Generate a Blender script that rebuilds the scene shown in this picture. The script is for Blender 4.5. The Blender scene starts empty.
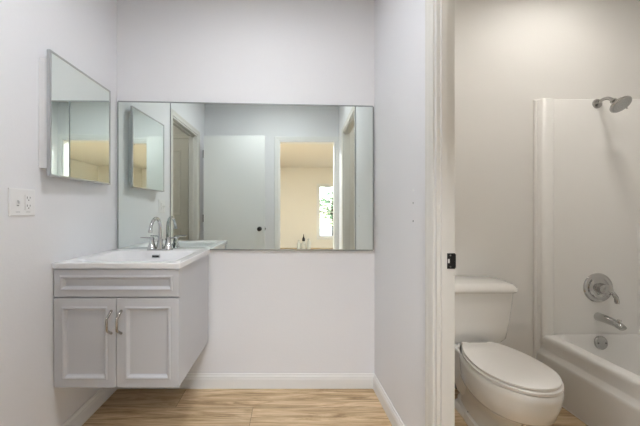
import bpy, bmesh, math, random
from mathutils import Vector, Matrix
random.seed(7)
S = bpy.context.scene
C = S.collection
PI = math.pi

# ------------------------------------------------------------------ camera
F_PX = 284.0
CAM = (0.0, -1.838, 1.149)
cd = bpy.data.cameras.new('camera'); cam = bpy.data.objects.new('camera', cd); C.objects.link(cam)
cd.sensor_width = 36.0; cd.lens = F_PX / 640 * 36.0
cd.clip_start = 0.01
cam.location = CAM; cam.rotation_euler = (PI/2, 0, 0)
cd.shift_x = 0.04375; cd.shift_y = -0.0047
S.camera = cam

# ------------------------------------------------------------------ world, exposure
w = bpy.data.worlds.new('sky'); S.world = w; w.use_nodes = True
nt = w.node_tree; bg = nt.nodes['Background']
sky = nt.nodes.new('ShaderNodeTexSky'); sky.sky_type = 'NISHITA'; sky.sun_disc = False
sky.sun_elevation = 0.9; sky.sun_rotation = 2.0
nt.links.new(sky.outputs[0], bg.inputs[0]); bg.inputs[1].default_value = 1.2
S.view_settings.view_transform = 'Standard'; S.view_settings.look = 'None'
S.view_settings.gamma = 1.0; S.view_settings.use_curve_mapping = False
S.view_settings.exposure = 0.0
VEST_W, BATH_W, BATH_FILL_W, BED_FILL_W, HALL_FILL_W = 178.0, 56.0, 54.0, 92.0, 95.0      # emission strengths of ceiling lamps and added fill lamps

# ------------------------------------------------------------------ materials
def mat(name, col, rough=0.5, metal=0.0, bump=0.0, bscale=60.0, spec=0.5, var=0.0, coat=0.0):
    m = bpy.data.materials.new(name); m.use_nodes = True
    n = m.node_tree.nodes; l = m.node_tree.links
    b = n['Principled BSDF']
    b.inputs['Base Color'].default_value = (*col, 1); b.inputs['Roughness'].default_value = rough
    b.inputs['Metallic'].default_value = metal; b.inputs['Specular IOR Level'].default_value = spec
    b.inputs['Coat Weight'].default_value = coat; b.inputs['Coat Roughness'].default_value = 0.08
    tc = n.new('ShaderNodeTexCoord')
    nz = n.new('ShaderNodeTexNoise'); nz.inputs['Scale'].default_value = bscale; nz.inputs['Detail'].default_value = 3
    l.new(tc.outputs['Object'], nz.inputs['Vector'])
    if bump:
        bp = n.new('ShaderNodeBump'); bp.inputs['Strength'].default_value = bump; bp.inputs['Distance'].default_value = 0.004
        l.new(nz.outputs['Fac'], bp.inputs['Height']); l.new(bp.outputs[0], b.inputs['Normal'])
    if var:
        r = n.new('ShaderNodeMapRange'); r.inputs['To Min'].default_value = max(rough-var, 0.02); r.inputs['To Max'].default_value = rough+var
        l.new(nz.outputs['Fac'], r.inputs['Value']); l.new(r.outputs[0], b.inputs['Roughness'])
    return m

M = {}
M['wall'] = mat('white_wall_paint', (0.815, 0.82, 0.85), 0.6, bump=0.10, bscale=70)
M['wall_bath'] = mat('bathroom_wall_paint', (0.80, 0.785, 0.755), 0.55, bump=0.06, bscale=70)
M['ceil'] = mat('ceiling_paint', (0.85, 0.85, 0.85), 0.9, bump=0.15, bscale=90)
M['beige'] = mat('beige_wall_paint', (0.86, 0.825, 0.755), 0.8, bump=0.08, bscale=70)
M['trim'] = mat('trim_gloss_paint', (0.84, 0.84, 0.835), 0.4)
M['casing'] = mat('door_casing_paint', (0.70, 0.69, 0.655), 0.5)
M['door'] = mat('door_paint', (0.82, 0.83, 0.83), 0.45, bump=0.03, bscale=40)
M['cream_door'] = mat('cream_door_paint', (0.74, 0.71, 0.64), 0.45, bump=0.03, bscale=40)
M['hallwall'] = mat('hall_wall_paint', (0.70, 0.67, 0.61), 0.7, bump=0.08, bscale=70)
M['vanity'] = mat('light_grey_lacquer', (0.575, 0.58, 0.61), 0.4, bump=0.01, bscale=40)
M['counter'] = mat('white_cultured_marble', (0.86, 0.86, 0.875), 0.18, spec=0.5, var=0.05, bscale=12)
M['porcelain'] = mat('white_porcelain', (0.83, 0.81, 0.77), 0.12, var=0.03, bscale=8, coat=0.3)
M['seat'] = mat('toilet_seat_plastic', (0.80, 0.77, 0.725), 0.3, var=0.04, bscale=10)
M['fibre'] = mat('white_fibreglass', (0.82, 0.805, 0.775), 0.3)
M['chrome'] = mat('polished_chrome', (0.66, 0.67, 0.68), 0.08, 1.0, var=0.03, bscale=25)
M['chrome_dark'] = mat('satin_chrome', (0.46, 0.455, 0.44), 0.2, 1.0, var=0.05, bscale=25)
M['bath_chrome'] = mat('bath_chrome', (0.54, 0.535, 0.525), 0.13, 1.0, var=0.04, bscale=25)
M['faucet_chrome'] = mat('faucet_chrome', (0.60, 0.61, 0.62), 0.08, 1.0, var=0.03, bscale=25)
M['nickel'] = mat('brushed_nickel', (0.45, 0.435, 0.415), 0.25, 1.0, var=0.06, bscale=60)
M['mirror'] = mat('mirror_glass', (0.835, 0.893, 0.858), 0.0, 1.0)
M['frame'] = mat('brushed_aluminium', (0.52, 0.53, 0.54), 0.32, 1.0, var=0.08, bscale=50)
M['seam'] = mat('mirror_edge', (0.34, 0.37, 0.37), 0.3, 0.6, var=0.05, bscale=50)
M['black'] = mat('matte_black_metal', (0.012, 0.012, 0.013), 0.35, 0.4, var=0.05, bscale=40)
M['dark'] = mat('dark_cavity', (0.03, 0.03, 0.03), 0.7)
M['plastic'] = mat('white_plastic', (0.84, 0.84, 0.85), 0.3, var=0.04, bscale=20)
M['slot'] = mat('outlet_slot', (0.10, 0.10, 0.11), 0.6)
M['hole'] = mat('grey_anchor', (0.25, 0.25, 0.26), 0.6)
M['spack'] = mat('spackle', (0.9, 0.9, 0.9), 0.8)
M['caulk'] = mat('caulk', (0.86, 0.85, 0.82), 0.5)
M['hose'] = mat('braided_hose', (0.10, 0.095, 0.09), 0.4, 0.5, var=0.1, bscale=200)
M['vinyl'] = mat('window_vinyl', (0.85, 0.85, 0.84), 0.4, var=0.05)
M['leaf'] = mat('leaf_green', (0.42, 0.52, 0.28), 0.6, var=0.1)
M['bark'] = mat('bark', (0.12, 0.08, 0.05), 0.9, bump=0.6, bscale=20)
M['grass'] = mat('lawn', (0.45, 0.46, 0.36), 0.9, bump=0.5, bscale=30)
M['bottle'] = mat('frosted_bottle', (0.72, 0.74, 0.72), 0.25, var=0.05)
M['carpet'] = mat('hall_floor', (0.45, 0.36, 0.25), 0.6, bump=0.2, bscale=40)

def floor_mat():
    m = bpy.data.materials.new('oak_plank_floor'); m.use_nodes = True
    n = m.node_tree.nodes; l = m.node_tree.links; b = n['Principled BSDF']
    tc = n.new('ShaderNodeTexCoord')
    mp = n.new('ShaderNodeMapping'); mp.inputs['Location'].default_value = (0.227+1.22*2, 0.183*20+0.183, 0)
    l.new(tc.outputs['Object'], mp.inputs['Vector'])
    br = n.new('ShaderNodeTexBrick'); br.offset = 0.37; br.offset_frequency = 2; br.squash = 1
    br.inputs['Scale'].default_value = 1.0; br.inputs['Brick Width'].default_value = 1.22; br.inputs['Row Height'].default_value = 0.183
    br.inputs['Mortar Size'].default_value = 0.0011; br.inputs['Mortar Smooth'].default_value = 0.3; br.inputs['Bias'].default_value = 0
    br.inputs['Color1'].default_value = (0.0, 0.0, 0.0, 1); br.inputs['Color2'].default_value = (1, 1, 1, 1); br.inputs['Mortar'].default_value = (0.5, 0.5, 0.5, 1)
    l.new(mp.outputs[0], br.inputs['Vector'])
    # grain stretched along the plank
    off = n.new('ShaderNodeVectorMath'); off.operation = 'MULTIPLY_ADD'
    off.inputs[1].default_value = (3.1, 7.7, 5.3)
    l.new(br.outputs['Color'], off.inputs[0]); 
    mg = n.new('ShaderNodeMapping'); mg.inputs['Scale'].default_value = (1.6, 17, 1)
    l.new(tc.outputs['Object'], mg.inputs['Vector']); l.new(mg.outputs[0], off.inputs[2])
    g1 = n.new('ShaderNodeTexNoise'); g1.inputs['Scale'].default_value = 1.5; g1.inputs['Detail'].default_value = 8; g1.inputs['Roughness'].default_value = 0.68; g1.inputs['Distortion'].default_value = 1.3
    l.new(off.outputs[0], g1.inputs['Vector'])
    r1 = n.new('ShaderNodeValToRGB'); e = r1.color_ramp.elements
    e[0].position = 0.30; e[0].color = (0.24, 0.145, 0.07, 1)
    e[1].position = 0.72; e[1].color = (0.76, 0.61, 0.42, 1)
    x = e.new(0.46); x.color = (0.53, 0.375, 0.215, 1)
    x = e.new(0.58); x.color = (0.68, 0.52, 0.335, 1)
    l.new(g1.outputs['Fac'], r1.inputs['Fac'])
    # knots / long streaks
    mg2 = n.new('ShaderNodeMapping'); mg2.inputs['Scale'].default_value = (0.9, 60, 1)
    l.new(tc.outputs['Object'], mg2.inputs['Vector'])
    g2 = n.new('ShaderNodeTexNoise'); g2.inputs['Scale'].default_value = 2.0; g2.inputs['Detail'].default_value = 5
    l.new(mg2.outputs[0], g2.inputs['Vector'])
    r2 = n.new('ShaderNodeValToRGB'); r2.color_ramp.elements[0].position = 0.33; r2.color_ramp.elements[0].color = (0.62, 0.56, 0.5, 1)
    r2.color_ramp.elements[1].position = 0.5; r2.color_ramp.elements[1].color = (1, 1, 1, 1)
    l.new(g2.outputs['Fac'], r2.inputs['Fac'])
    mx = n.new('ShaderNodeMix'); mx.data_type = 'RGBA'; mx.blend_type = 'MULTIPLY'; mx.inputs[0].default_value = 0.75
    l.new(r1.outputs[0], mx.inputs[6]); l.new(r2.outputs[0], mx.inputs[7])
    tn = n.new('ShaderNodeMapRange'); tn.inputs['To Min'].default_value = 0.85; tn.inputs['To Max'].default_value = 1.12
    l.new(br.outputs['Color'], tn.inputs['Value'])
    sc = n.new('ShaderNodeVectorMath'); sc.operation = 'SCALE'
    l.new(mx.outputs[2], sc.inputs[0]); l.new(tn.outputs[0], sc.inputs['Scale'])
    ms = n.new('ShaderNodeMix'); ms.data_type = 'RGBA'; ms.inputs[7].default_value = (0.11, 0.065, 0.03, 1)
    l.new(br.outputs['Fac'], ms.inputs[0]); l.new(sc.outputs[0], ms.inputs[6])
    l.new(ms.outputs[2], b.inputs['Base Color'])
    b.inputs['Roughness'].default_value = 0.42
    bp = n.new('ShaderNodeBump'); bp.inputs['Strength'].default_value = 0.15; bp.inputs['Distance'].default_value = 0.002
    l.new(g1.outputs['Fac'], bp.inputs['Height']); l.new(bp.outputs[0], b.inputs['Normal'])
    return m
M['floor'] = floor_mat()

def emit(name, col, s):
    m = bpy.data.materials.new(name); m.use_nodes = True
    b = m.node_tree.nodes['Principled BSDF']
    b.inputs['Base Color'].default_value = (0.8, 0.8, 0.8, 1)
    b.inputs['Emission Color'].default_value = (*col, 1); b.inputs['Emission Strength'].default_value = s
    return m
def glass():
    m = bpy.data.materials.new('window_glass'); m.use_nodes = True
    b = m.node_tree.nodes['Principled BSDF']
    b.inputs['Base Color'].default_value = (1, 1, 1, 1); b.inputs['Roughness'].default_value = 0.0
    b.inputs['Transmission Weight'].default_value = 1.0; b.inputs['IOR'].default_value = 1.03
    return m
M['glass'] = glass()

# ------------------------------------------------------------------ helpers
def obj(name, bm, m, parent=None, smooth=False, angle=35):
    me = bpy.data.meshes.new(name)
    bmesh.ops.remove_doubles(bm, verts=bm.verts[:], dist=1e-6)
    bmesh.ops.recalc_face_normals(bm, faces=bm.faces[:])
    bm.to_mesh(me); bm.free()
    me.materials.append(M[m] if isinstance(m, str) else m)
    o = bpy.data.objects.new(name, me); C.objects.link(o)
    if smooth:
        for p in me.polygons: p.use_smooth = True
        try: me.set_sharp_from_angle(angle=math.radians(angle))
        except Exception: pass
    if parent: o.parent = parent
    return o
def thing(name, label, cat, loc=(0, 0, 0), group=None):
    o = bpy.data.objects.new(name, None); C.objects.link(o); o.location = loc
    o.empty_display_size = 0.05
    return tag(o, label, cat, group)
def tag(o, label, cat, group=None):
    o['label'] = label; o['category'] = cat
    if group: o['group'] = group
    return o
def under(o, parent):                       # parent keeping world placement (parent unrotated)
    o.parent = parent; o.location = Vector(o.location) - Vector(parent.location); return o
def struct(name, bm, m, parent=None, smooth=False):
    o = obj(name, bm, m, parent, smooth)
    if not parent: o['kind'] = 'structure'
    return o
def BM(): return bmesh.new()
def box(bm, x0, x1, y0, y1, z0, z1, bev=0.0, seg=2):
    b2 = bmesh.new()
    bmesh.ops.create_cube(b2, size=1.0)
    for v in b2.verts:
        v.co = Vector((x0+(v.co.x+.5)*(x1-x0), y0+(v.co.y+.5)*(y1-y0), z0+(v.co.z+.5)*(z1-z0)))
    if bev: bmesh.ops.bevel(b2, geom=b2.edges[:], offset=bev, segments=seg, affect='EDGES', profile=0.5)
    merge(bm, b2); return bm
def merge(bm, b2, mtx=None):
    me = bpy.data.meshes.new('tmp'); b2.to_mesh(me); b2.free()
    if mtx is not None: me.transform(mtx)
    bm.from_mesh(me); bpy.data.meshes.remove(me)
def prism(bm, plan, z0, z1):                # plan polygon (x, y) extruded upright
    a = [bm.verts.new((x, y, z0)) for x, y in plan]; b = [bm.verts.new((x, y, z1)) for x, y in plan]
    n = len(plan)
    bm.faces.new(a[::-1]); bm.faces.new(b)
    for i in range(n): bm.faces.new((a[i], a[(i+1) % n], b[(i+1) % n], b[i]))
    return bm
def loft(bm, rings, cap0=True, cap1=True):  # rings: lists of points of equal length, closed
    vs = [[bm.verts.new(p) for p in r] for r in rings]
    n = len(rings[0])
    for a, b in zip(vs[:-1], vs[1:]):
        for i in range(n): bm.faces.new((a[i], a[(i+1) % n], b[(i+1) % n], b[i]))
    if cap0: bm.faces.new(vs[0][::-1])
    if cap1: bm.faces.new(vs[-1])
    return bm
def lathe(bm, prof, n=32, mtx=None):        # prof: (radius, height) about local Z
    b2 = bmesh.new()
    rings = [[(max(r, 1e-5)*math.cos(2*PI*i/n), max(r, 1e-5)*math.sin(2*PI*i/n), h) for i in range(n)] for r, h in prof]
    loft(b2, rings); merge(bm, b2, mtx); return bm
def smooth_path(pts, k=6):                  # Catmull-Rom
    P = [Vector(p) for p in pts]; P = [P[0]*2-P[1]] + P + [P[-1]*2-P[-2]]; out = []
    for i in range(1, len(P)-2):
        for j in range(k):
            t = j/k; a, b, c, d = P[i-1], P[i], P[i+1], P[i+2]
            out.append(0.5*((2*b)+(c-a)*t+(2*a-5*b+4*c-d)*t*t+(3*b-a-3*c+d)*t**3))
    out.append(P[-2]); return out
def tube(bm, pts, rad, n=14, flat=1.0):     # swept round bar; rad number or list
    P = [Vector(p) for p in pts]; m = len(P)
    R = rad if isinstance(rad, (list, tuple)) else [rad]*m
    ref = Vector((0.31, 0.17, 0.94)).normalized(); rings = []
    t0 = (P[1]-P[0]).normalized()
    u = t0.cross(ref).normalized()
    for i in range(m):
        t = (P[min(i+1, m-1)]-P[max(i-1, 0)]).normalized()
        u = (u - t*u.dot(t)).normalized(); v = t.cross(u)
        rings.append([tuple(P[i]+u*R[i]*math.cos(2*PI*k/n)+v*R[i]*flat*math.sin(2*PI*k/n)) for k in range(n)])
    return loft(bm, rings)
def rrect(x0, x1, y0, y1, r, z, k=5):       # rounded rectangle ring
    out = []
    for cx, cy, a in ((x1-r, y1-r, 0), (x0+r, y1-r, PI/2), (x0+r, y0+r, PI), (x1-r, y0+r, 1.5*PI)):
        for j in range(k+1):
            t = a+PI/2*j/k; out.append((cx+r*math.cos(t), cy+r*math.sin(t), z))
    return out
def along(d, o):                            # matrix: local Z along d at o
    return Matrix.Translation(o) @ Vector(d).normalized().to_track_quat('Z', 'Y').to_matrix().to_4x4()
def panel_front(bm, x0, x1, z0, z1, y, prof, back):   # front faces -Y; prof (inset, out) outermost first
    rings = [[(x0, back, z0), (x1, back, z0), (x1, back, z1), (x0, back, z1)]]
    for i, d in prof:
        rings.append([(x0+i, y-d, z0+i), (x1-i, y-d, z0+i), (x1-i, y-d, z1-i), (x0+i, y-d, z1-i)])
    return loft(bm, rings)

# ------------------------------------------------------------------ plan of the place (Y = -distance from mirror wall)
XL = -1.133                                  # left wall face
def xr(z): return 0.534 + 0.041*z            # right partition face, z = distance from back wall
TH = 0.070                                   # partition thickness
ZF = 1.88                                    # doorway wall in front (behind the camera)
H = 2.60; HB = 2.44                          # ceilings
XT = 2.345                                   # bathroom right wall
ZT = 1.60                                    # bathroom front wall
BEDY = -6.81
# floor
bm = BM(); box(bm, XL-0.1, XT+0.1, -ZF-0.05, 0.1, -0.05, 0); box(bm, -2.3, 3.1, BEDY-0.1, -ZF-0.05, -0.05, 0)
struct('floor', bm, 'floor')
bm = BM(); box(bm, -2.3, XL-0.1, -1.95, -0.3, -0.05, -0.001); struct('floor_hall', bm, 'carpet')
# ceilings
bm = BM(); box(bm, -2.3, XT+0.1, -ZF-0.10, 0.1, H, H+0.1); struct('ceiling', bm, 'ceil')
bm = BM(); box(bm, -2.3, 3.1, BEDY-0.1, -ZF-0.10, HB, HB+0.1); struct('ceiling_bedroom', bm, 'beige')
# back wall: vestibule part and bathroom part
xm = xr(0)+TH/2
bm = BM(); box(bm, XL-0.1, xm, 0, 0.1, 0, H); struct('wall_back', bm, 'wall')
bm = BM(); box(bm, xm, XT+0.1, 0, 0.1, 0, H); struct('wall_bathroom_back', bm, 'wall_bath')
# left wall with doorway
LD0, LD1, DH = 0.872, 1.585, 2.04
bm = BM()
box(bm, XL-0.1, XL, -LD0, 0, 0, H); box(bm, XL-0.1, XL, -LD1, -LD0, DH, H); box(bm, XL-0.1, XL, -ZF-0.1, -LD1, 0, H)
struct('wall_left', bm, 'wall')
# right partition with doorway: vestibule half and bathroom half of the same wall
RD0, RD1 = 0.722, 1.47
def pslab(bm, za, zb, u0, u1, h0, h1): prism(bm, [(xr(za)+u0, -za), (xr(za)+u1, -za), (xr(zb)+u1, -zb), (xr(zb)+u0, -zb)], h0, h1)
def pwall(name, u0, u1, m):
    bm = BM(); pslab(bm, 0, RD0, u0, u1, 0, H); pslab(bm, RD0, RD1, u0, u1, DH, H); pslab(bm, RD1, ZF, u0, u1, 0, H)
    return struct(name, bm, m)
pwall('wall_right', 0, TH/2, 'wall'); pwall('wall_bathroom_left', TH/2, TH, 'wall_bath')
# front wall with doorway (the camera stands just inside it); bedroom side is beige
FX0, FX1, FH = -0.170, 0.562, 2.045
for nm, ya, yb, m in (('wall_front', -ZF-0.05, -ZF, 'wall'), ('wall_bedroom_back', -ZF-0.10, -ZF-0.05, 'beige')):
    bm = BM(); box(bm, -2.3, FX0, ya, yb, 0, H); box(bm, FX1, 3.1, ya, yb, 0, H); box(bm, FX0, FX1, ya, yb, FH, H)
    struct(nm, bm, m)
# bathroom right and front walls
bm = BM(); box(bm, XT, XT+0.1, -ZF, 0, 0, H); struct('wall_bathroom_right', bm, 'wall_bath')
bm = BM(); box(bm, xr(ZT)+TH, XT, -ZT-0.1, -ZT, 0, H); struct('wall_bathroom_front', bm, 'wall_bath')
# hall beyond the left doorway
HZ = 1.76
bm = BM(); box(bm, -2.3, -2.2, -HZ, -0.4, 0, H); struct('wall_hall_left', bm, 'hallwall')
bm = BM(); box(bm, -2.3, XL-0.1, -0.4, -0.3, 0, H); struct('wall_hall_back', bm, 'hallwall')
bm = BM(); box(bm, -2.3, XL-0.1, -ZF, -HZ, 0, H); struct('wall_hall_front', bm, 'hallwall')
# bedroom
bm = BM(); box(bm, -2.3, -2.2, BEDY, -ZF-0.1, 0, HB); struct('wall_bedroom_left', bm, 'beige')
bm = BM(); box(bm, 3.0, 3.1, BEDY, -ZF-0.1, 0, HB); struct('wall_bedroom_right', bm, 'beige')
WX0, WX1, WH0, WH1 = 0.80, 1.75, 0.28, 1.90
bm = BM(); y0, y1 = BEDY-0.1, BEDY
box(bm, -2.3, WX0, y0, y1, 0, HB); box(bm, WX1, 3.1, y0, y1, 0, HB); box(bm, WX0, WX1, y0, y1, 0, WH0); box(bm, WX0, WX1, y0, y1, WH1, HB)
struct('wall_bedroom_front', bm, 'beige')

# window of the bedroom
bm = BM()
f = 0.05
for a in ((WX0, WX0+f, WH0, WH1), (WX1-f, WX1, WH0, WH1), (WX0+f, WX1-f, WH0, WH0+f+0.03), (WX0+f, WX1-f, WH1-f, WH1), (WX0+f, WX1-f, 1.06, 1.10)):
    box(bm, a[0], a[1], BEDY-0.09, BEDY-0.03, a[2], a[3], 0.004)
win = struct('window_1', bm, 'vinyl')
bm = BM(); box(bm, WX0+f, WX1-f, BEDY-0.064, BEDY-0.058, WH0+f+0.03, 1.06); box(bm, WX0+f, WX1-f, BEDY-0.064, BEDY-0.058, 1.10, WH1-f)
obj('pane', bm, 'glass', win)
bm = BM(); box(bm, WX0-0.05, WX1+0.05, BEDY-0.03, BEDY+0.03, WH0-0.03, WH0, 0.006); obj('window_sill', bm, 'vinyl', win)
bm = BM()
for a in ((WX0-0.05, WX0, WH0, WH1+0.05), (WX1, WX1+0.05, WH0, WH1+0.05), (WX0, WX1, WH1, WH1+0.05)):
    box(bm, a[0], a[1], BEDY, BEDY+0.014, a[2], a[3], 0.003)
obj('window_frame', bm, 'vinyl', win)
# outside
bm = BM(); box(bm, -8, 12, -22, BEDY-0.12, -0.4, -0.3); o = struct('ground', bm, 'grass')

# ------------------------------------------------------------------ trim: baseboards
def base_prof(d): # (out, h) cross-section of a stepped baseboard
    return [(0, 0), (0.013, 0), (0.013, 0.060), (0.011, 0.066), (0.011, 0.074), (0.006, 0.084), (0.0045, 0.092), (0, 0.092)]
def baseboard(name, p0, p1, nrm, m='trim'):
    p0, p1, nv = Vector((*p0, 0)), Vector((*p1, 0)), Vector((*nrm, 0)).normalized()
    bm = BM(); r = []
    for p in (p0, p1): r.append([tuple(p+nv*o+Vector((0, 0, h))) for o, h in base_prof(0)])
    loft(bm, r); return struct(name, bm, m)
LC0 = LD0-0.062
baseboard('baseboard_back', (XL, 0), (xr(0), 0), (0, -1))
baseboard('baseboard_left', (XL, -0.013), (XL, -LC0), (1, 0))
baseboard('baseboard_right', (xr(0)-0.0005, -0.013), (xr(0.664), -0.664), (-1, -0.041))
baseboard('baseboard_bathroom_back', (xr(0)+TH, 0), (1.565, 0), (0, -1))
baseboard('baseboard_bathroom_left', (xr(0)+TH, -0.013), (xr(0.66)+TH, -0.66), (1, 0.041))
# raised joint in the back baseboard (two boards butted)
bm = BM(); box(bm, -0.376, -0.3745, -0.0138, -0.012, 0.0, 0.088); obj('joint', bm, 'caulk', bpy.data.objects['baseboard_back'])

# door casings, jambs, stops
def casing_ring(cx, cy, h): pass
def casing(bm, o, axis, nrm, w, h, legw=0.058, thick=0.013):
    """picture-frame casing around an opening: o = plan start, axis = plan direction along the wall, nrm = out of the wall, w = opening width"""
    A = Vector((*axis, 0)).normalized(); N = Vector((*nrm, 0)).normalized(); O = Vector((*o, 0))
    prof = [(0.004, 0), (0.004, thick*0.55), (0.010, thick*0.75), (legw*0.55, thick*0.8), (legw*0.75, thick), (legw-0.004, thick), (legw, thick*0.7), (legw, 0)]
    def pt(s, z, d): return tuple(O+A*s+N*d+Vector((0, 0, z)))
    rings = []
    for k in range(4):
        r = []
        for i, d in prof:
            s, z = ((-i, 0), (-i, h+i), (w+i, h+i), (w+i, 0))[k]
            r.append(pt(s, z, d))
        rings.append(r)
    loft(bm, rings)
def jambset(name, o, axis, nrm, w, h, depth, front_case=True, back_case=True, stop=None, m='trim'):
    A = Vector((*axis, 0)).normalized(); N = Vector((*nrm, 0)).normalized(); O = Vector((*o, 0))
    bm = BM()
    def slab(s0, s1, z0, z1, d0, d1):
        b2 = bmesh.new(); v = []
        pl = [(s0, d0), (s1, d0), (s1, d1), (s0, d1)]
        pts = [(O+A*s+N*d) for s, d in pl]
        prism(b2, [(p.x, p.y) for p in pts], z0, z1); merge(bm, b2)
    j = 0.012
    slab(-0.001, j, 0, h, -depth, 0.0005); slab(w-j, w+0.001, 0, h, -depth, 0.0005); slab(j, w-j, h-j, h+0.001, -depth, 0.0005)
    fr = struct(name, bm, m)
    if stop:
        bm = BM(); d0, d1 = stop
        slab(j, j+0.011, 0, h-j, -d1, -d0); slab(w-j-0.011, w-j, 0, h-j, -d1, -d0); slab(j+0.011, w-j-0.011, h-j-0.011, h-j, -d1, -d0)
        obj('door_stop', bm, m, fr)
    if front_case:
        bm = BM(); casing(bm, o, axis, nrm, w, h); obj('casing', bm, m, fr)
    if back_case:
        bm = BM(); p = O - N*depth; casing(bm, (p.x, p.y), axis, (-N.x, -N.y), w, h); obj('casing', bm, m, fr)
    return fr
# bathroom doorway (right): opening starts RD0 from back wall, runs towards the camera
L = math.hypot(RD1-RD0, 0.041*(RD1-RD0))
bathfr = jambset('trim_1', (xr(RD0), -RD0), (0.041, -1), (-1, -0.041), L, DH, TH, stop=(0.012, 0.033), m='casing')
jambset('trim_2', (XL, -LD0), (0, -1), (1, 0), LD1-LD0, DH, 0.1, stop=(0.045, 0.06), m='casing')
jambset('trim_3', (FX0, -ZF), (1, 0), (0, 1), FX1-FX0, FH, 0.1, stop=None)
# black strike plate with lip on the bathroom jamb
zj = RD0+0.012
def jp(u, dz=0): return (xr(RD0)+0.041*dz+u, -(zj+dz))
bm = BM()
x0 = xr(RD0)-0.0090
box(bm, x0+0.044, x0+0.0785, -zj-0.0026, -zj-0.0002, 0.932, 0.992, 0.0008)
# curved lip wrapping beyond the jamb corner
rings = []
for x, y in ((0.0785, -0.0026), (0.0815, -0.0018), (0.0835, 0.002)):
    rings.append([(x0+x, -zj+y, 0.936), (x0+x, -zj+y, 0.988), (x0+x-0.001, -zj+y+0.0022, 0.988), (x0+x-0.001, -zj+y+0.0022, 0.936)])
loft(bm, rings)
sp = obj('strike_plate', bm, 'black', bathfr); sp['label'] = 'black strike plate'
bm = BM(); box(bm, x0+0.050, x0+0.057, -zj-0.0030, -zj-0.0024, 0.954, 0.970, 0.0002); obj('latch_hole', bm, 'trim', sp)
for h in (0.940, 0.984): bm = BM(); lathe(bm, [(0.0035, 0), (0.003, 0.001), (0, 0.0012)], 12, along((0, -1, 0), (x0+0.060, -zj-0.0024, h))); obj('screw', bm, 'chrome_dark', sp)

# open door leaf standing out of frame by the doorway wall, seen in the mirror
DX0, DX1, DZ = -1.055, -0.325, 1.565
bm = BM(); box(bm, DX0, DX1, -DZ-0.035, -DZ, 0.012, 2.035, 0.002)
leaf = struct('door_1', bm, 'door')
bm = BM(); prof = [(0.026, 0), (0.027, 0.004), (0.022, 0.008), (0.011, 0.011), (0.010, 0.028), (0.020, 0.034), (0.0265, 0.044), (0.0255, 0.056), (0.016, 0.063), (0, 0.065)]
lathe(bm, prof, 28, along((0, 1, 0), (DX1-0.06, -DZ, 0.925))); lathe(bm, prof, 28, along((0, -1, 0), (DX1-0.06, -DZ-0.035, 0.925)))
k = obj('door_knob', bm, 'black', leaf, True); k['label'] = 'round black door knob'
bm = BM(); box(bm, DX1, DX1+0.0015, -DZ-0.030, -DZ-0.005, 0.897, 0.953, 0.0005); box(bm, DX1, DX1+0.011, -DZ-0.024, -DZ-0.011, 0.916, 0.934, 0.002)
obj('latch', bm, 'black', leaf)
for h in (0.25, 1.05, 1.82): bm = BM(); box(bm, DX0-0.012, DX0-0.0005, -DZ-0.03, -DZ-0.006, h-0.045, h+0.045, 0.002); obj('hinge', bm, 'black', leaf)
# panelled door closed at the end of the hall
hx0, hx1 = -2.00, -1.300
bm = BM(); box(bm, hx0, hx1, -HZ+0.002, -HZ+0.022, 0.01, 2.035, 0.002)
for z0, z1 in ((0.2, 0.92), (1.08, 1.9)):
    panel_front(bm, hx0+0.1, hx1-0.1, z0, z1, -HZ+0.022, [(0, 0), (0, 0)], -HZ+0.021)
d2 = struct('door_2', bm, 'cream_door')
bm = BM()
for z0, z1 in ((0.2, 0.92), (1.08, 1.9)):
    for xa, xb in ((hx0+0.1, -1.68), (-1.62, hx1-0.09)):
        rings = []
        for i, d in ((0, 0), (0.004, 0.007), (0.014, 0.007), (0.026, 0.001), (0.045, 0.001), (0.07, 0.006)):
            rings.append([(xa+i, -HZ+0.022+d, z0+i), (xb-i, -HZ+0.022+d, z0+i), (xb-i, -HZ+0.022+d, z1-i), (xa+i, -HZ+0.022+d, z1-i)])
        loft(bm, rings)
obj('raised_panel', bm, 'cream_door', d2)
bm = BM(); casing(bm, (hx0, -HZ+0.0), (1, 0), (0, 1), hx1-hx0, 2.045, 0.056, 0.02); obj('casing', bm, 'cream_door', d2)
bm = BM(); lathe(bm, prof, 24, along((0, 1, 0), (hx0+0.06, -HZ+0.022, 0.925))); obj('door_knob', bm, 'black', d2, True)

# ------------------------------------------------------------------ ceiling lamps and added fill lamps (out of the frame)
def ceiling_or_fill_lamp(x, y, h, r, col, s, label):
    t = thing('ceiling_or_fill_light', label, 'ceiling light', (x, y, h))
    bm = BM(); n = 40
    lathe(bm, [(r+0.018, 0), (r+0.018, -0.012), (r+0.008, -0.018), (r, -0.012), (r, 0)], n)
    obj('trim_ring', bm, 'trim', t, True)
    bm = BM(); lathe(bm, [(0.0, -0.002), (r, -0.002), (r, -0.010), (0.0, -0.011)], n)
    obj('lens', bm, emit('lamp_lens', col, s), t)
    return t
ceiling_or_fill_lamp(-0.20, -0.98, H, 0.09, (0.955, 0.975, 1.0), VEST_W, 'round flush ceiling light above the vanity area floor')
ceiling_or_fill_lamp(1.66, -0.46, H, 0.09, (1.0, 0.955, 0.90), BATH_W, 'round flush ceiling light above the tub end near the shower')
ceiling_or_fill_lamp(1.20, -0.90, H, 0.10, (1.0, 0.955, 0.90), BATH_FILL_W, 'added round fill light on the ceiling in the middle of the toilet room')  # added fill that evens out the bathroom back wall
ceiling_or_fill_lamp(-1.3, -2.75, HB, 0.24, (1.0, 0.985, 0.965), BED_FILL_W, 'added large round fill light on the left of the beige bedroom')  # added out of view to brighten the beige bedroom
ceiling_or_fill_lamp(2.3, -2.75, HB, 0.24, (1.0, 0.985, 0.965), BED_FILL_W, 'added large round fill light on the right of the beige bedroom')  # second added bedroom fill, placed where neither mirror shows it
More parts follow.
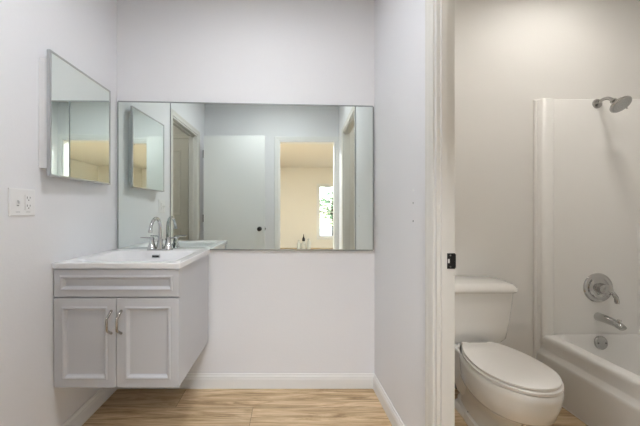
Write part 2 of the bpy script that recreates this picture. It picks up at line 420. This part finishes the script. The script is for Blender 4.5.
ceiling_or_fill_lamp(0.15, -2.62, HB, 0.24, (0.93, 0.96, 1.0), BED_FILL_W*0.9, 'added large round fill light in the bedroom nearest the doorway')  # added fill, shines through the doorway onto floor and lower walls
ceiling_or_fill_lamp(-1.75, -0.9, H, 0.07, (1.0, 0.97, 0.93), HALL_FILL_W, 'added small round fill light in the hall beyond the left doorway')  # added unseen lamp that lifts the dim hall

# ------------------------------------------------------------------ wall mirror
def wall_mirror():
    t = thing('wall_mirror', 'large frameless three-panel wall mirror above the vanity on the back wall', 'mirror', (0, 0, 0))
    TL, TR, BL, BR = 1.857, 1.825, 0.912, 0.904
    xa, xb = -1.120, 0.521
    def top(x): return TL+(TR-TL)*(x-xa)/(xb-xa)
    def bot(x): return BL+(BR-BL)*(x-xa)/(xb-xa)
    cuts = [xa, -0.783, 0.408, xb]
    for a, b in zip(cuts[:-1], cuts[1:]):
        a += 0.002; b -= 0.002; bm = BM(); y0, y1 = -0.004, -0.009
        e = 0.002
        loft(bm, [[(a, y0, bot(a)), (b, y0, bot(b)), (b, y0, top(b)), (a, y0, top(a))],
                  [(a, y1, bot(a)), (b, y1, bot(b)), (b, y1, top(b)), (a, y1, top(a))]])
        obj('mirror_panel', bm, 'mirror', t)
    bm = BM(); y0, y1 = 0.0, -0.0085; g = 0.007
    def bar(p, q, r, s):  # quad of (x, z), depth y0..y1
        loft(bm, [[(x, -0.0005, z) for x, z in (p, q, r, s)], [(x, -0.011, z) for x, z in (p, q, r, s)]])
    bar((xa, top(xa)-0.001), (xb, top(xb)-0.001), (xb, top(xb)+0.006), (xa, top(xa)+0.006))
    bar((xa, bot(xa)-0.008), (xb, bot(xb)-0.008), (xb, bot(xb)+0.001), (xa, bot(xa)+0.001))
    bar((xb-0.001, bot(xb)), (xb+0.006, bot(xb)), (xb+0.006, top(xb)), (xb-0.001, top(xb)))
    bar((xa-0.003, bot(xa)), (xa+0.002, bot(xa)), (xa+0.002, top(xa)), (xa-0.003, top(xa)))
    obj('mirror_channel', bm, 'seam', t)
    for c in cuts[1:3]:
        bm = BM(); box(bm, c-0.0035, c+0.0035, -0.0105, -0.0005, bot(c), top(c), 0.0012)
        obj('seam_strip', bm, 'seam', t)
wall_mirror()

# ------------------------------------------------------------------ medicine cabinet on the left wall
def medicine_cabinet():
    t = thing('medicine_cabinet', 'small mirror-fronted medicine cabinet with thin metal frame on the left wall', 'medicine cabinet', (XL, -0.345, 1.30))
    y0, y1, z0, z1 = -0.574, -0.127, 1.313, 1.876     # door outline
    sl = (0.057-0.041)/(y1-y0)
    def put(name, bm, m, par):
        for v in bm.verts: v.co -= Vector(t.location)
        return obj(name, bm, m, par)
    def slab(bm, ya, yb, za, zb, d0, d1, bev=0.0):   # slab parallel to the slightly open door
        b2 = BM(); box(b2, d0, d1, ya, yb, za, zb, bev)
        for v in b2.verts: v.co.x += XL+0.041+(y1-v.co.y)*sl
        merge(bm, b2)
    bm = BM(); prism(bm, [(XL+0.0008, y0+0.006), (XL+0.0385, y0+0.006), (XL+0.0225, y1-0.02), (XL+0.0008, y1-0.02)], 1.349, 1.841)
    put('cabinet_body', bm, 'plastic', t)
    bm = BM(); f = 0.008
    for q in ((y0, y0+f, z0, z1), (y1-f, y1, z0, z1), (y0+f, y1-f, z0, z0+f), (y0+f, y1-f, z1-f, z1)): slab(bm, *q, -0.0165, 0, 0.0012)
    put('door_frame', bm, 'frame', t)
    bm = BM(); slab(bm, y0+f-0.001, y1-f+0.001, z0+f-0.001, z1-f+0.001, -0.015, -0.003)
    put('mirror_door', bm, 'mirror', t)
medicine_cabinet()

# ------------------------------------------------------------------ vanity
VX0, VX1 = XL+0.003, -0.537
VF = -0.478                                  # carcass front
VB, VT = 0.319, 0.8835
def vanity():
    t = thing('vanity_cabinet', 'light grey wall-hung vanity cabinet with two panelled doors under the sink', 'vanity cabinet', (0, 0, 0))
    bm = BM()
    p = 0.018
    box(bm, VX0, VX0+p, VF, -0.014, VB, VT, 0.001); box(bm, VX1-p, VX1, VF, -0.014, VB, VT, 0.001)
    box(bm, VX0+p, VX1-p, VF, -0.014, VB, VB+p); box(bm, VX0+p, VX1-p, -0.020, -0.014, VB+p, VT)
    box(bm, VX0+p, VX1-p, VF, VF+0.018, 0.845, VT); box(bm, VX0+p, VX1-p, VF, VF+0.018, 0.73, 0.76)
    obj('carcass', bm, 'vanity', t)
    PR = [(0, -0.002), (0.002, 0), (0.040, 0), (0.041, 0.004), (0.046, 0.005), (0.051, 0.003), (0.059, -0.008), (0.064, -0.009)]
    yf = VF-0.017
    xa, xb = VX0+0.002, VX1+0.002
    mid = (xa+xb)/2
    PD = [(0, -0.002), (0.002, 0), (0.030, 0), (0.031, 0.004), (0.036, 0.005), (0.040, 0.003), (0.048, -0.008), (0.052, -0.009)]
    bm = BM(); panel_front(bm, xa, xb, 0.749, 0.879, yf, PD, VF-0.0005); obj('drawer_front', bm, 'vanity', t)
    for a, b, s in ((xa, mid-0.0018, -1), (mid+0.0018, xb, 1)):
        bm = BM(); panel_front(bm, a, b, VB, 0.742, yf, PR, VF-0.0005)
        d = obj('door', bm, 'vanity', t)
        hx = mid+s*0.0235
        bm = BM()
        path = [(hx, yf+0.001, 0.682), (hx, yf-0.004, 0.680), (hx, yf-0.032, 0.657), (hx, yf-0.034, 0.651), (hx, yf-0.033, 0.608), (hx, yf-0.030, 0.600), (hx, yf-0.004, 0.580), (hx, yf+0.001, 0.578)]
        tube(bm, path, 0.0058, 12, 1.0)
        for h in (0.682, 0.578): lathe(bm, [(0.007, 0), (0.0065, 0.003), (0.005, 0.004)], 16, along((0, -1, 0), (hx, yf, h)))
        obj('handle', bm, 'nickel', d, True)
vanity()
def sink_top():
    t = thing('sink_countertop', 'white one-piece sink countertop with rectangular basin on the grey vanity', 'sink', (0, 0, 0))
    x0, x1, y0, y1 = XL+0.001, -0.527, -0.500, -0.0125
    zt, zb = 0.9105, 0.8845
    bx0, bx1, by0, by1 = -1.055, -0.590, -0.435, -0.110
    k = 5
    rings = [rrect(x0+0.02, x1-0.02, y0+0.02, y1-0.02, 0.004, zb, k), rrect(x0, x1, y0, y1, 0.004, zb, k), rrect(x0, x1, y0, y1, 0.004, zt-0.003, k), rrect(x0+0.003, x1-0.003, y0+0.003, y1-0.003, 0.004, zt, k),
             rrect(bx0-0.03, bx1+0.03, by0-0.03, by1+0.008, 0.06, zt, k), rrect(bx0-0.015, bx1+0.015, by0-0.015, by1+0.004, 0.05, zt-0.002, k), rrect(bx0-0.004, bx1+0.004, by0-0.004, by1+0.001, 0.045, zt-0.006, k), rrect(bx0+.003, bx1-.003, by0+.004, by1-0.002, 0.042, zt-0.016, k),
             rrect(bx0+0.012, bx1-0.012, by0+0.015, by1-0.012, 0.045, zt-0.06, k), rrect(bx0+0.03, bx1-0.03, by0+0.03, by1-0.04, 0.05, zt-0.10, k), rrect(bx0+0.07, bx1-0.07, by0+0.06, by1-0.08, 0.05, zt-0.115, k)]
    bm = BM(); loft(bm, rings, False, True)
    obj('countertop', bm, 'counter', t, True, 40)
    # overflow cover on the rear wall of the basin
    bm = BM(); box(bm, -0.850, -0.800, by1-0.0115, by1-0.002, 0.870, 0.890, 0.003); of = obj('overflow_cover', bm, 'chrome', t)
    bm = BM(); box(bm, -0.845, -0.805, by1-0.0130, by1-0.0105, 0.874, 0.886, 0.001); obj('overflow_slot', bm, 'dark', of)
    bm = BM(); lathe(bm, [(0.03, 0), (0.03, 0.003), (0.018, 0.005), (0, 0.006)], 24, Matrix.Translation((-0.823, -0.28, zt-0.115))); obj('drain', bm, 'chrome', t, True)
sink_top()
def faucet():
    X, Y, Z = -0.823, -0.062, 0.9105
    t = thing('sink_faucet', 'chrome two-handle sink faucet with high arched spout in front of the mirror', 'faucet', (X, Y, Z))
    bm = BM(); loft(bm, [rrect(-0.078, 0.078, -0.026, 0.026, 0.0255, z, 8) if i else rrect(-0.08, 0.08, -0.028, 0.028, 0.0275, z, 8) for i, z in enumerate((0, 0.006))] + [rrect(-0.074, 0.074, -0.022, 0.022, 0.0215, 0.010, 8)])
    obj('base_plate', bm, 'faucet_chrome', t, True)
    bm = BM(); lathe(bm, [(0.021, 0.009), (0.019, 0.022), (0.0145, 0.036), (0.0135, 0.05)], 24)
    p = smooth_path([(0, 0, 0.045), (0, 0, 0.10), (0, -0.002, 0.150), (0, -0.020, 0.185), (0, -0.052, 0.198), (0, -0.088, 0.188), (0, -0.115, 0.158), (0, -0.126, 0.128)], 6)
    tube(bm, p, [0.0115-0.002*i/len(p) for i in range(len(p))], 18)
    tube(bm, [(0, -0.1255, 0.134), (0, -0.1285, 0.118)], 0.0112, 18)
    obj('spout', bm, 'faucet_chrome', t, True)
    for s in (-1, 1):
        bm = BM(); mt = Matrix.Translation((s*0.052, 0, 0))
        lathe(bm, [(0.027, 0.009), (0.025, 0.016), (0.0165, 0.04), (0.011, 0.062), (0.013, 0.068), (0.013, 0.076), (0.009, 0.081), (0, 0.082)], 22, mt)
        h = obj('handle', bm, 'faucet_chrome', t, True)
        bm = BM()
        tube(bm, [(s*0.048, 0, 0.074), (s*0.075, -0.004, 0.0765), (s*0.100, -0.008, 0.0775), (s*0.118, -0.011, 0.078)], [0.0075, 0.0065, 0.006, 0.0055], 14, 0.7)
        obj('lever', bm, 'faucet_chrome', h, True)
    bm = BM(); tube(bm, [(0, 0.024, 0.008), (0, 0.024, 0.055)], 0.0025, 8); lathe(bm, [(0.002, 0), (0.006, 0.004), (0.006, 0.010), (0, 0.013)], 14, Matrix.Translation((0, 0.024, 0.053)))
    obj('lift_rod', bm, 'faucet_chrome', t, True)
faucet()

# ------------------------------------------------------------------ switch-and-outlet plate on the left wall
def outlet():
    yc, zc = -0.648, 1.192
    t = thing('wall_plate', 'white double wall plate with switch and outlet beside the medicine cabinet', 'wall plate', (XL, yc, zc))
    def lb(bm, y0, y1, z0, z1, d0, d1, bev=0.0006): return box(bm, d0, d1, y0, y1, z0, z1, bev)
    bm = BM(); loft(bm, [[(0.0003, y, z) for y, z in ((-.058, -.0575), (.058, -.0575), (.058, .0575), (-.058, .0575))], [(0.004, y, z) for y, z in ((-.058, -.0575), (.058, -.0575), (.058, .0575), (-.058, .0575))], [(0.0065, y, z) for y, z in ((-.053, -.0525), (.053, -.0525), (.053, .0525), (-.053, .0525))]])
    obj('plate', bm, 'plastic', t)
    # left gang (towards the camera): toggle switch
    bm = BM(); lb(bm, -.0285, -.0175, -.012, .012, 0.0065, 0.0075, 0.0003); b2 = BM(); lb(b2, -.026, -.020, -.006, .006, 0.006, 0.017, 0.001); merge(bm, b2, Matrix.Rotation(0.0, 4, 'Y'))
    sw = obj('toggle_switch', bm, 'plastic', t)
    bm = BM(); lb(bm, -.0275, -.0185, -.016, -.010, 0.0064, 0.0072, 0.0002); lathe(bm, [(0.0045, 0), (0.004, 0.001), (0, 0.0012)], 12, along((1, 0, 0), (0.0066, -.023, 0.004)))
    obj('toggle_gap', bm, 'hole', sw)
    # right gang: duplex receptacle
    bm = BM(); lb(bm, .007, .039, -.033, .033, 0.006, 0.0085, 0.001)
    rc = obj('receptacle', bm, 'plastic', t)
    bm = BM()
    for c in (-.017, .017):
        lb(bm, .0155, .0178, c-.001, c+.008, 0.0083, 0.0089, 0.0002); lb(bm, .0285, .0305, c, c+.0075, 0.0083, 0.0089, 0.0002)
        lathe(bm, [(0.0026, 0), (0.0026, 0.0005)], 10, along((1, 0, 0), (0.0083, .023, c-.007)))
    obj('outlet_slot', bm, 'slot', rc)
    for ya in (.014, -.032):
        bm = BM(); lb(bm, ya, ya+.018, -.041, -.0395, 0.0062, 0.0072, 0.0002); obj('plate_mark', bm, 'hole', t)
outlet()

# three anchors left in the right partition
for h, m, lab in ((1.251, 'spack', 'topmost white filled screw hole on the partition wall by the door casing'),
                  (1.192, 'hole', 'middle small grey wall anchor on the partition wall by the door casing'),
                  (1.109, 'hole', 'lowest small dark wall anchor on the partition wall by the door casing')):
    bm = BM(); z = 0.535; r = 0.006 if m == 'spack' else 0.0048
    lathe(bm, [(r, 0), (r*0.8, 0.0015), (0, 0.002)], 12, along((-1, -0.041, 0), (xr(z)+0.0002, -z, h)))
    tag(obj('wall_anchor', bm, m), lab, 'wall anchor', 'screw holes on the partition')

# ------------------------------------------------------------------ toilet
TX = 1.035
def egg(zw, hw, lf, lb, trunc, h, n=28):
    """plan ring: widest at zw from wall, front half-ellipse lf, rear half-ellipse lb cut at zw-trunc"""
    pts = []
    for i in range(n+1):
        a = -PI/2+PI*i/n; pts.append((TX+hw*math.sin(a)*1.0, -(zw+lf*math.cos(a)), h))
    a1 = math.asin(min(trunc/lb, 1.0)); m = n//2
    for i in range(1, m+1):
        a = a1*i/m; pts.append((TX+hw*math.cos(a), -(zw-lb*math.sin(a)), h))
    for i in range(m, 0, -1):
        a = a1*i/m; pts.append((TX-hw*math.cos(a), -(zw-lb*math.sin(a)), h))
    return pts
def toilet():
    t = thing('toilet', 'white two-piece toilet with closed lid between partition and bathtub', 'toilet', (0, 0, 0))
    bm = BM()
    R = [(0.0, .40, .100, .135, .30, .265), (0.045, .40, .098, .132, .29, .262), (0.055, .40, .088, .122, .28, .255), (0.13, .40, .088, .120, .27, .245), (0.18, .41, .094, .126, .27, .25), (0.205, .43, .112, .148, .28, .25), (0.228, .46, .138, .167, .285, .255),
         (0.255, .485, .155, .178, .29, .26), (0.31, .495, .165, .184, .30, .265), (0.35, .50, .169, .187, .31, .27), (0.378, .50, .170, .188, .31, .27), (0.385, .50, .165, .183, .31, .268)]
    loft(bm, [egg(zw, hw, lf, lb, tr, h) for h, zw, hw, lf, lb, tr in R])
    # rear deck that carries the tank
    loft(bm, [rrect(TX-.07, TX+.07, -.33, -.145, .04, .10), rrect(TX-.09, TX+.09, -.36, -.09, .04, .22), rrect(TX-.125, TX+.125, -.38, -.05, .045, .33), rrect(TX-.135, TX+.135, -.38, -.04, .045, .378), rrect(TX-.130, TX+.130, -.38, -.045, .045, .3850)])
    # foot flange at the floor
    loft(bm, [rrect(TX-.09, TX+.09, -.42, -.145, .05, 0), rrect(TX-.09, TX+.09, -.42, -.145, .05, .028), rrect(TX-.08, TX+.08, -.41, -.155, .045, .040)])
    obj('bowl', bm, 'porcelain', t, True, 40)
    bm = BM(); loft(bm, [egg(.50, .166, .180, .273, .232, .386), egg(.50, .171, .186, .275, .235, .390), egg(.50, .171, .186, .275, .235, .400), egg(.50, .167, .182, .273, .232, .403)])
    obj('seat', bm, 'seat', t, True, 50)
    bm = BM(); loft(bm, [egg(.50, .160, .175, .270, .230, .4035), egg(.50, .165, .179, .273, .231, .4065), egg(.50, .166, .180, .273, .231, .412), egg(.50, .166, .178, .271, .230, .4165), egg(.50, .158, .170, .262, .222, .4185), egg(.50, .07, .08, .14, .11, .4188)])
    obj('lid', bm, 'seat', t, True, 50)
    for s in (-1, 1):
        bm = BM(); loft(bm, [rrect(TX+s*.072-.020, TX+s*.072+.020, -.270, -.245, .010, z) for z in (.3855, .406)] + [rrect(TX+s*.072-.017, TX+s*.072+.017, -.267, -.248, .009, .411)])
        obj('hinge', bm, 'seat', t, True)
    # tank
    def tr(h, hw, z0, z1, r, bow):
        pts = rrect(TX-hw, TX+hw, -z1, -z0, r, h, 8)
        return [(x, y-(bow*(1-((x-TX)/hw)**2) if y < -(z0+z1)/2 else 0), h_) for x, y, h_ in pts]
    bm = BM(); loft(bm, [tr(.3855, .165, .05, .187, .04, .005), tr(.390, .192, .04, .210, .05, .010), tr(.412, .206, .033, .219, .045, .014), tr(.50, .219, .028, .224, .04, .016), tr(.60, .230, .024, .228, .038, .017), tr(.682, .237, .022, .230, .036, .017)])
    tk = obj('tank', bm, 'porcelain', t, True, 45)
    bm = BM(); loft(bm, [tr(.6825, .239, .018, .234, .04, .018), tr(.6835, .258, .013, .243, .06, .020), tr(.690, .264, .011, .248, .065, .020), tr(.708, .260, .012, .245, .064, .020), tr(.724, .244, .017, .230, .055, .020), tr(.729, .22, .03, .208, .05, .018)])
    obj('tank_lid', bm, 'porcelain', t, True, 50)
    for s in (-1, 1):
        bm = BM(); lathe(bm, [(.006, 0), (.006, .02), (.004, .022), (.004, .032), (0, .033)], 12, Matrix.Translation((TX+s*.078, -.30, .038))); obj('floor_bolt', bm, 'hose', t, True)
toilet()
def supply():
    t = thing('water_supply_valve', 'dark metal stop valve with supply hose low on the wall left of toilet', 'valve', (1.012, 0, 0.065))
    bm = BM(); lathe(bm, [(.028, 0.014), (.026, .018), (.010, .022), (.009, .05), (.013, .055), (.013, .075), (.008, .078), (.008, .09)], 20, along((0, -1, 0), (0, 0, 0))); 
    tube(bm, [(0, -.065, 0), (0, -.065, .03)], .009, 12)
    obj('valve_body', bm, 'chrome_dark', t, True)
    bm = BM(); loft(bm, [[(.020*math.cos(a)*1.1, -.088, .013*math.sin(a)) for a in [2*PI*i/16 for i in range(16)]], [(.020*math.cos(a)*1.1, -.100, .013*math.sin(a)) for a in [2*PI*i/16 for i in range(16)]]])
    obj('valve_handle', bm, 'hose', t, True)
    bm = BM(); tube(bm, smooth_path([(0, -.065, .026), (-.045, -.045, .07), (-.125, -.04, .16), (-.135, -.10, .30), (-.125, -.12, .325)], 6), .0055, 10); obj('supply_hose', bm, 'hose', t, True)
supply()

# ------------------------------------------------------------------ bathtub with one-piece surround
BX0, BX1 = 1.572, 2.335
def tub():
    t = thing('bathtub', 'white fibreglass bathtub with tall one-piece shower surround right of the toilet', 'bathtub', (0, 0, 0))
    ya, yb = -0.030, -1.575
    # apron: cross-section (x, h) swept along depth
    prof = [(BX0+0.008, 0.0), (BX0+0.000, 0.225), (BX0+0.001, 0.238), (BX0+0.005, 0.248), (BX0+0.020, 0.268), (BX0+0.022, 0.278), (BX0+0.020, 0.325), (BX0+0.020, 0.340), (BX0+0.024, 0.350), (BX0+0.032, 0.355), (BX0+0.042, 0.357), (BX0+0.085, 0.357), (BX0+0.095, 0.34), (BX0+0.11, 0.10), (BX0+0.09, 0.03), (BX0+0.05, 0.0)]
    bm = BM(); loft(bm, [[(x, y, h) for x, h in prof] for y in (-0.014, yb)])
    obj('apron', bm, 'fibre', t, True, 45)
    # basin: rings from rim inwards and down
    bx0, bx1 = BX0+0.06, BX1-0.012
    k = 8
    rings = [rrect(bx0, bx1, yb, ya, .06, .3565, k), rrect(bx0+.012, bx1-.05, yb+.05, ya-.003, .09, .3565, k), rrect(bx0+.032, bx1-.065, yb+.065, ya-.006, .10, .345, k),
             rrect(bx0+.05, bx1-.085, yb+.12, ya-.035, .12, .16, k), rrect(bx0+.075, bx1-.11, yb+.16, ya-.06, .12, .075, k), rrect(bx0+.13, bx1-.16, yb+.22, ya-.12, .10, .055, k)]
    bm = BM(); loft(bm, rings, False, True)
    obj('basin', bm, 'fibre', t, True, 50)
    # surround, end wall with rolled front edge: plan polygon (x, z) extruded
    top = 1.862
    pl = [(BX0-0.010, 0.001), (BX0-0.010, 0.008), (BX0-0.008, 0.010), (BX0+0.004, 0.010), (BX0+0.008, 0.019)]
    for i in range(9):
        a = PI*i/8; pl.append((BX0+0.054-0.042*math.cos(a), 0.020+0.026*math.sin(a)**0.8 if 0 < i < 8 else 0.020))
    pl += [(BX0+0.104, 0.018), (BX0+0.112, 0.026), (BX1-0.06, 0.026), (BX1-0.02, 0.034), (BX1, 0.06), (BX1+0.004, 0.10), (BX1+0.006, 0.001)]
    bm = BM()
    r = [[(x, -z, h) for x, z in pl] for h in (0.30, top-0.012)]
    cx = [(x, -(0.001+(z-0.001)*0.75), top-0.003) for x, z in pl]; c2 = [(x, -(0.001+(z-0.001)*0.35), top) for x, z in pl]
    loft(bm, r+[cx, c2])
    prism(bm, [(BX0-0.010, -0.001), (BX0-0.010, -0.008), (BX0-0.008, -0.010), (BX0+0.004, -0.010), (BX0+0.012, -0.019), (BX0+0.04, -0.019), (BX0+0.04, -0.001)], 0.0, 0.30)
    obj('surround_end_panel', bm, 'fibre', t, True, 60)
    bm = BM(); box(bm, BX1-0.004, XT-0.001, yb, -0.10, 0.34, top, 0.004); obj('surround_side_panel', bm, 'fibre', t)
    # moulded soap ledge in the corner
    bm = BM(); loft(bm, [[(x, y, h) for x, y in ((BX1-.13, -.020), (BX1-.13, -.034), (BX1-.075, -.075), (BX1-.03, -.12), (BX1, -.12), (BX1, -.020))] for h in (0.36, 1.055)] + [[(x, y, 1.066) for x, y in ((BX1-.125, -.020), (BX1-.125, -.030), (BX1-.072, -.070), (BX1-.028, -.115), (BX1, -.115), (BX1, -.020))]])
    obj('soap_ledge', bm, 'fibre', t, True)
    bm = BM(); box(bm, BX0+0.005, BX0+0.0125, yb, -0.014, 0.0, 0.006, 0.001); obj('caulk_line', bm, 'caulk', t)
tub()
WX = 1.945; PY = -0.026                     # plumbing line and panel face
def tube_local(bm, pts, rad, n=14): return tube(bm, pts, rad, n)
def shower_head():
    t = thing('wall_shower', 'chrome shower head on curved arm high on the shower surround', 'shower head', (WX, PY, 1.838))
    bm = BM(); lathe(bm, [(.030, 0), (.030, .003), (.026, .009), (.014, .013), (0.011, .016)], 28, along((0, -1, 0), (0, 0, 0))); obj('wall_flange', bm, 'chrome_dark', t, True)
    bm = BM(); tube(bm, smooth_path([(0, -.005, 0), (0, -.030, .012), (0, -.058, .012), (0, -.082, -.004), (0, -.098, -.024)], 6), .0095, 16); obj('arm', bm, 'chrome_dark', t, True)
    ax = Vector((0.04, -0.62, -0.62)).normalized()
    o = Vector((0, -.088, -.012))
    bm = BM(); lathe(bm, [(.013, 0), (.016, .006), (.016, .014), (.011, .018), (.014, .024), (.026, .034), (.044, .046), (.051, .054), (.052, .060), (.048, .065)], 32, along(ax, o)); hd = obj('head', bm, 'chrome_dark', t, True)
    bm = BM(); lathe(bm, [(.047, .0645), (.045, .067), (0, .067)], 32, along(ax, o))
    mt = along(ax, o)
    for rr, n in ((.012, 6), (.024, 12), (.036, 18)):
        for i in range(n):
            a = 2*PI*i/n; lathe(bm, [(.0022, .0665), (.0017, .0695), (0, .070)], 6, mt @ Matrix.Translation((rr*math.cos(a), rr*math.sin(a), 0)))
    obj('spray_face', bm, 'frame', hd)
    bm = BM(); tube(bm, [mt @ Vector((.046, -.016, .058)), mt @ Vector((.060, -.021, .060))], .004, 10); obj('spray_lever', bm, 'chrome_dark', hd, True)
shower_head()
def valve():
    t = thing('shower_valve', 'round chrome shower valve with lever handle above the tub spout', 'shower valve', (WX+.004, PY, .665))
    bm = BM(); lathe(bm, [(.092, 0), (.093, .004), (.088, .010), (.076, .013), (.071, .011), (.062, .010), (.056, .014), (.040, .018), (0, .019)], 44, along((0, -1, 0), (0, 0, 0))); obj('escutcheon', bm, 'bath_chrome', t, True)
    bm = BM(); lathe(bm, [(.036, .016), (.034, .024), (.030, .040), (.031, .060), (.028, .066), (.016, .071), (0, .072)], 28, along((0, -1, 0), (0, 0, 0)))
    h = obj('handle', bm, 'bath_chrome', t, True)
    bm = BM(); tube(bm, smooth_path([(.004, -.058, -.004), (.022, -.068, -.018), (.036, -.074, -.046), (.040, -.074, -.078)], 5), [.016]*5+[.014]*5+[.0125]*5+[.012], 14, .75); obj('lever', bm, 'bath_chrome', h, True)
    for x, z in ((-.060, .030), (.050, -.052)): bm = BM(); lathe(bm, [(.005, .010), (.004, .0125), (0, .013)], 12, along((0, -1, 0), (x, 0, z))); obj('screw', bm, 'chrome_dark', t, True)
valve()
def spout():
    t = thing('tub_spout', 'chrome tub spout with diverter knob below the shower valve', 'tub spout', (WX+.008, PY, .480))
    bm = BM(); pts = smooth_path([(0, -.001, 0), (0, -.045, 0), (0, -.09, -.004), (0, -.122, -.012), (0, -.138, -.022)], 5); n = len(pts)
    tube(bm, pts, [.030-.010*(i/(n-1))**1.0 for i in range(n)], 22, .88); obj('spout_body', bm, 'bath_chrome', t, True)
    bm = BM(); lathe(bm, [(.0045, 0), (.0045, .012), (.009, .014), (.009, .020), (0, .022)], 16, Matrix.Translation((0, -.118, .004))); obj('diverter_knob', bm, 'bath_chrome', t, True)
spout()
def overflow():
    t = thing('tub_overflow_plate', 'round satin overflow plate on the tub end wall under the spout', 'overflow plate', (WX+.004, -.044, .322))
    bm = BM(); lathe(bm, [(.042, 0), (.042, .004), (.036, .009), (.012, .011), (0, .011)], 30, along((0, -1, .12), (0, 0, 0))); obj('plate', bm, 'chrome_dark', t, True)
    for x in (-.024, .024): bm = BM(); lathe(bm, [(.005, .008), (.004, .0115), (0, .012)], 10, along((0, -1, .12), (x, 0, 0))); obj('screw', bm, 'hose', t, True)
overflow()

# ------------------------------------------------------------------ seen in the mirror through the doorway: bottles on the bedroom floor, tree outside
def bottle(x, y, r, h, cap, label):
    t = thing('bottle', label, 'bottle', (x, y, 0), 'pale bottles on the bedroom floor')
    bm = BM(); lathe(bm, [(r*.9, 0), (r, .01), (r, h*.7), (r*.6, h*.85), (r*.35, h*.9), (r*.35, h)], 20); obj('body', bm, 'bottle', t, True)
    bm = BM(); lathe(bm, [(r*.55, h*.98), (r*.6, h+cap*.3), (r*.25, h+cap*.6), (r*.1, h+cap), (0, h+cap)], 16); obj('cap', bm, 'black' if cap > .1 else 'bottle', t, True)
bottle(0.34, BEDY+.30, .075, .24, .20, 'pale bottle with tall black cap on the bedroom floor reflected in the mirror')
bottle(0.20, BEDY+.32, .055, .24, .04, 'pale bottle left of the black-capped bottle reflected in the mirror')
bottle(0.49, BEDY+.28, .060, .27, .05, 'pale bottle right of the black-capped bottle reflected in the mirror')
def tree(x, y, h, r, label):
    t = thing('tree', label, 'tree', (x, y, -0.3))
    bm = BM(); tube(bm, smooth_path([(0, 0, 0), (.05, 0, h*.3), (-.03, .05, h*.6), (.02, 0, h*.85)], 5), [.10]*6+[.08]*5+[.05]*5, 10)
    for i in range(7):
        a = i*2.4; z = h*(.4+.06*i); tube(bm, [(0, 0, z), (r*.4*math.cos(a), r*.4*math.sin(a), z+.25), (r*.7*math.cos(a), r*.7*math.sin(a), z+.4)], [.03, .02, .01], 6)
    obj('trunk', bm, 'bark', t, True)
    bm = BM()
    for i in range(520):
        p = Vector((random.gauss(0, 1), random.gauss(0, 1), random.gauss(0, 1))).normalized()*r*random.uniform(.3, 1)
        c = Vector((p.x, p.y, h*.62+p.z*.95)); q = Matrix.Rotation(random.uniform(0, 6), 3, 'Z') @ Matrix.Rotation(random.uniform(-1, 1), 3, 'X')
        L = random.uniform(.08, .15)
        vs = [bm.verts.new(c+q @ Vector(v)) for v in ((-L, 0, 0), (0, -L*.4, .015), (L, 0, 0), (0, L*.4, .015))]; bm.faces.new(vs)
    obj('foliage', bm, 'leaf', t)
tree(1.75, -10.2, 2.6, 0.95, 'leafy green tree outside the bedroom window seen in the mirror')

for o in list(C.objects):
    if o.parent is None and o.get('category') in ('mirror', 'medicine cabinet', 'vanity cabinet', 'sink', 'faucet', 'wall plate', 'wall anchor', 'shower head', 'shower valve', 'tub spout', 'overflow plate'):
        o.location.z -= 0.011
bpy.data.objects['strike_plate'].location.z -= 0.011
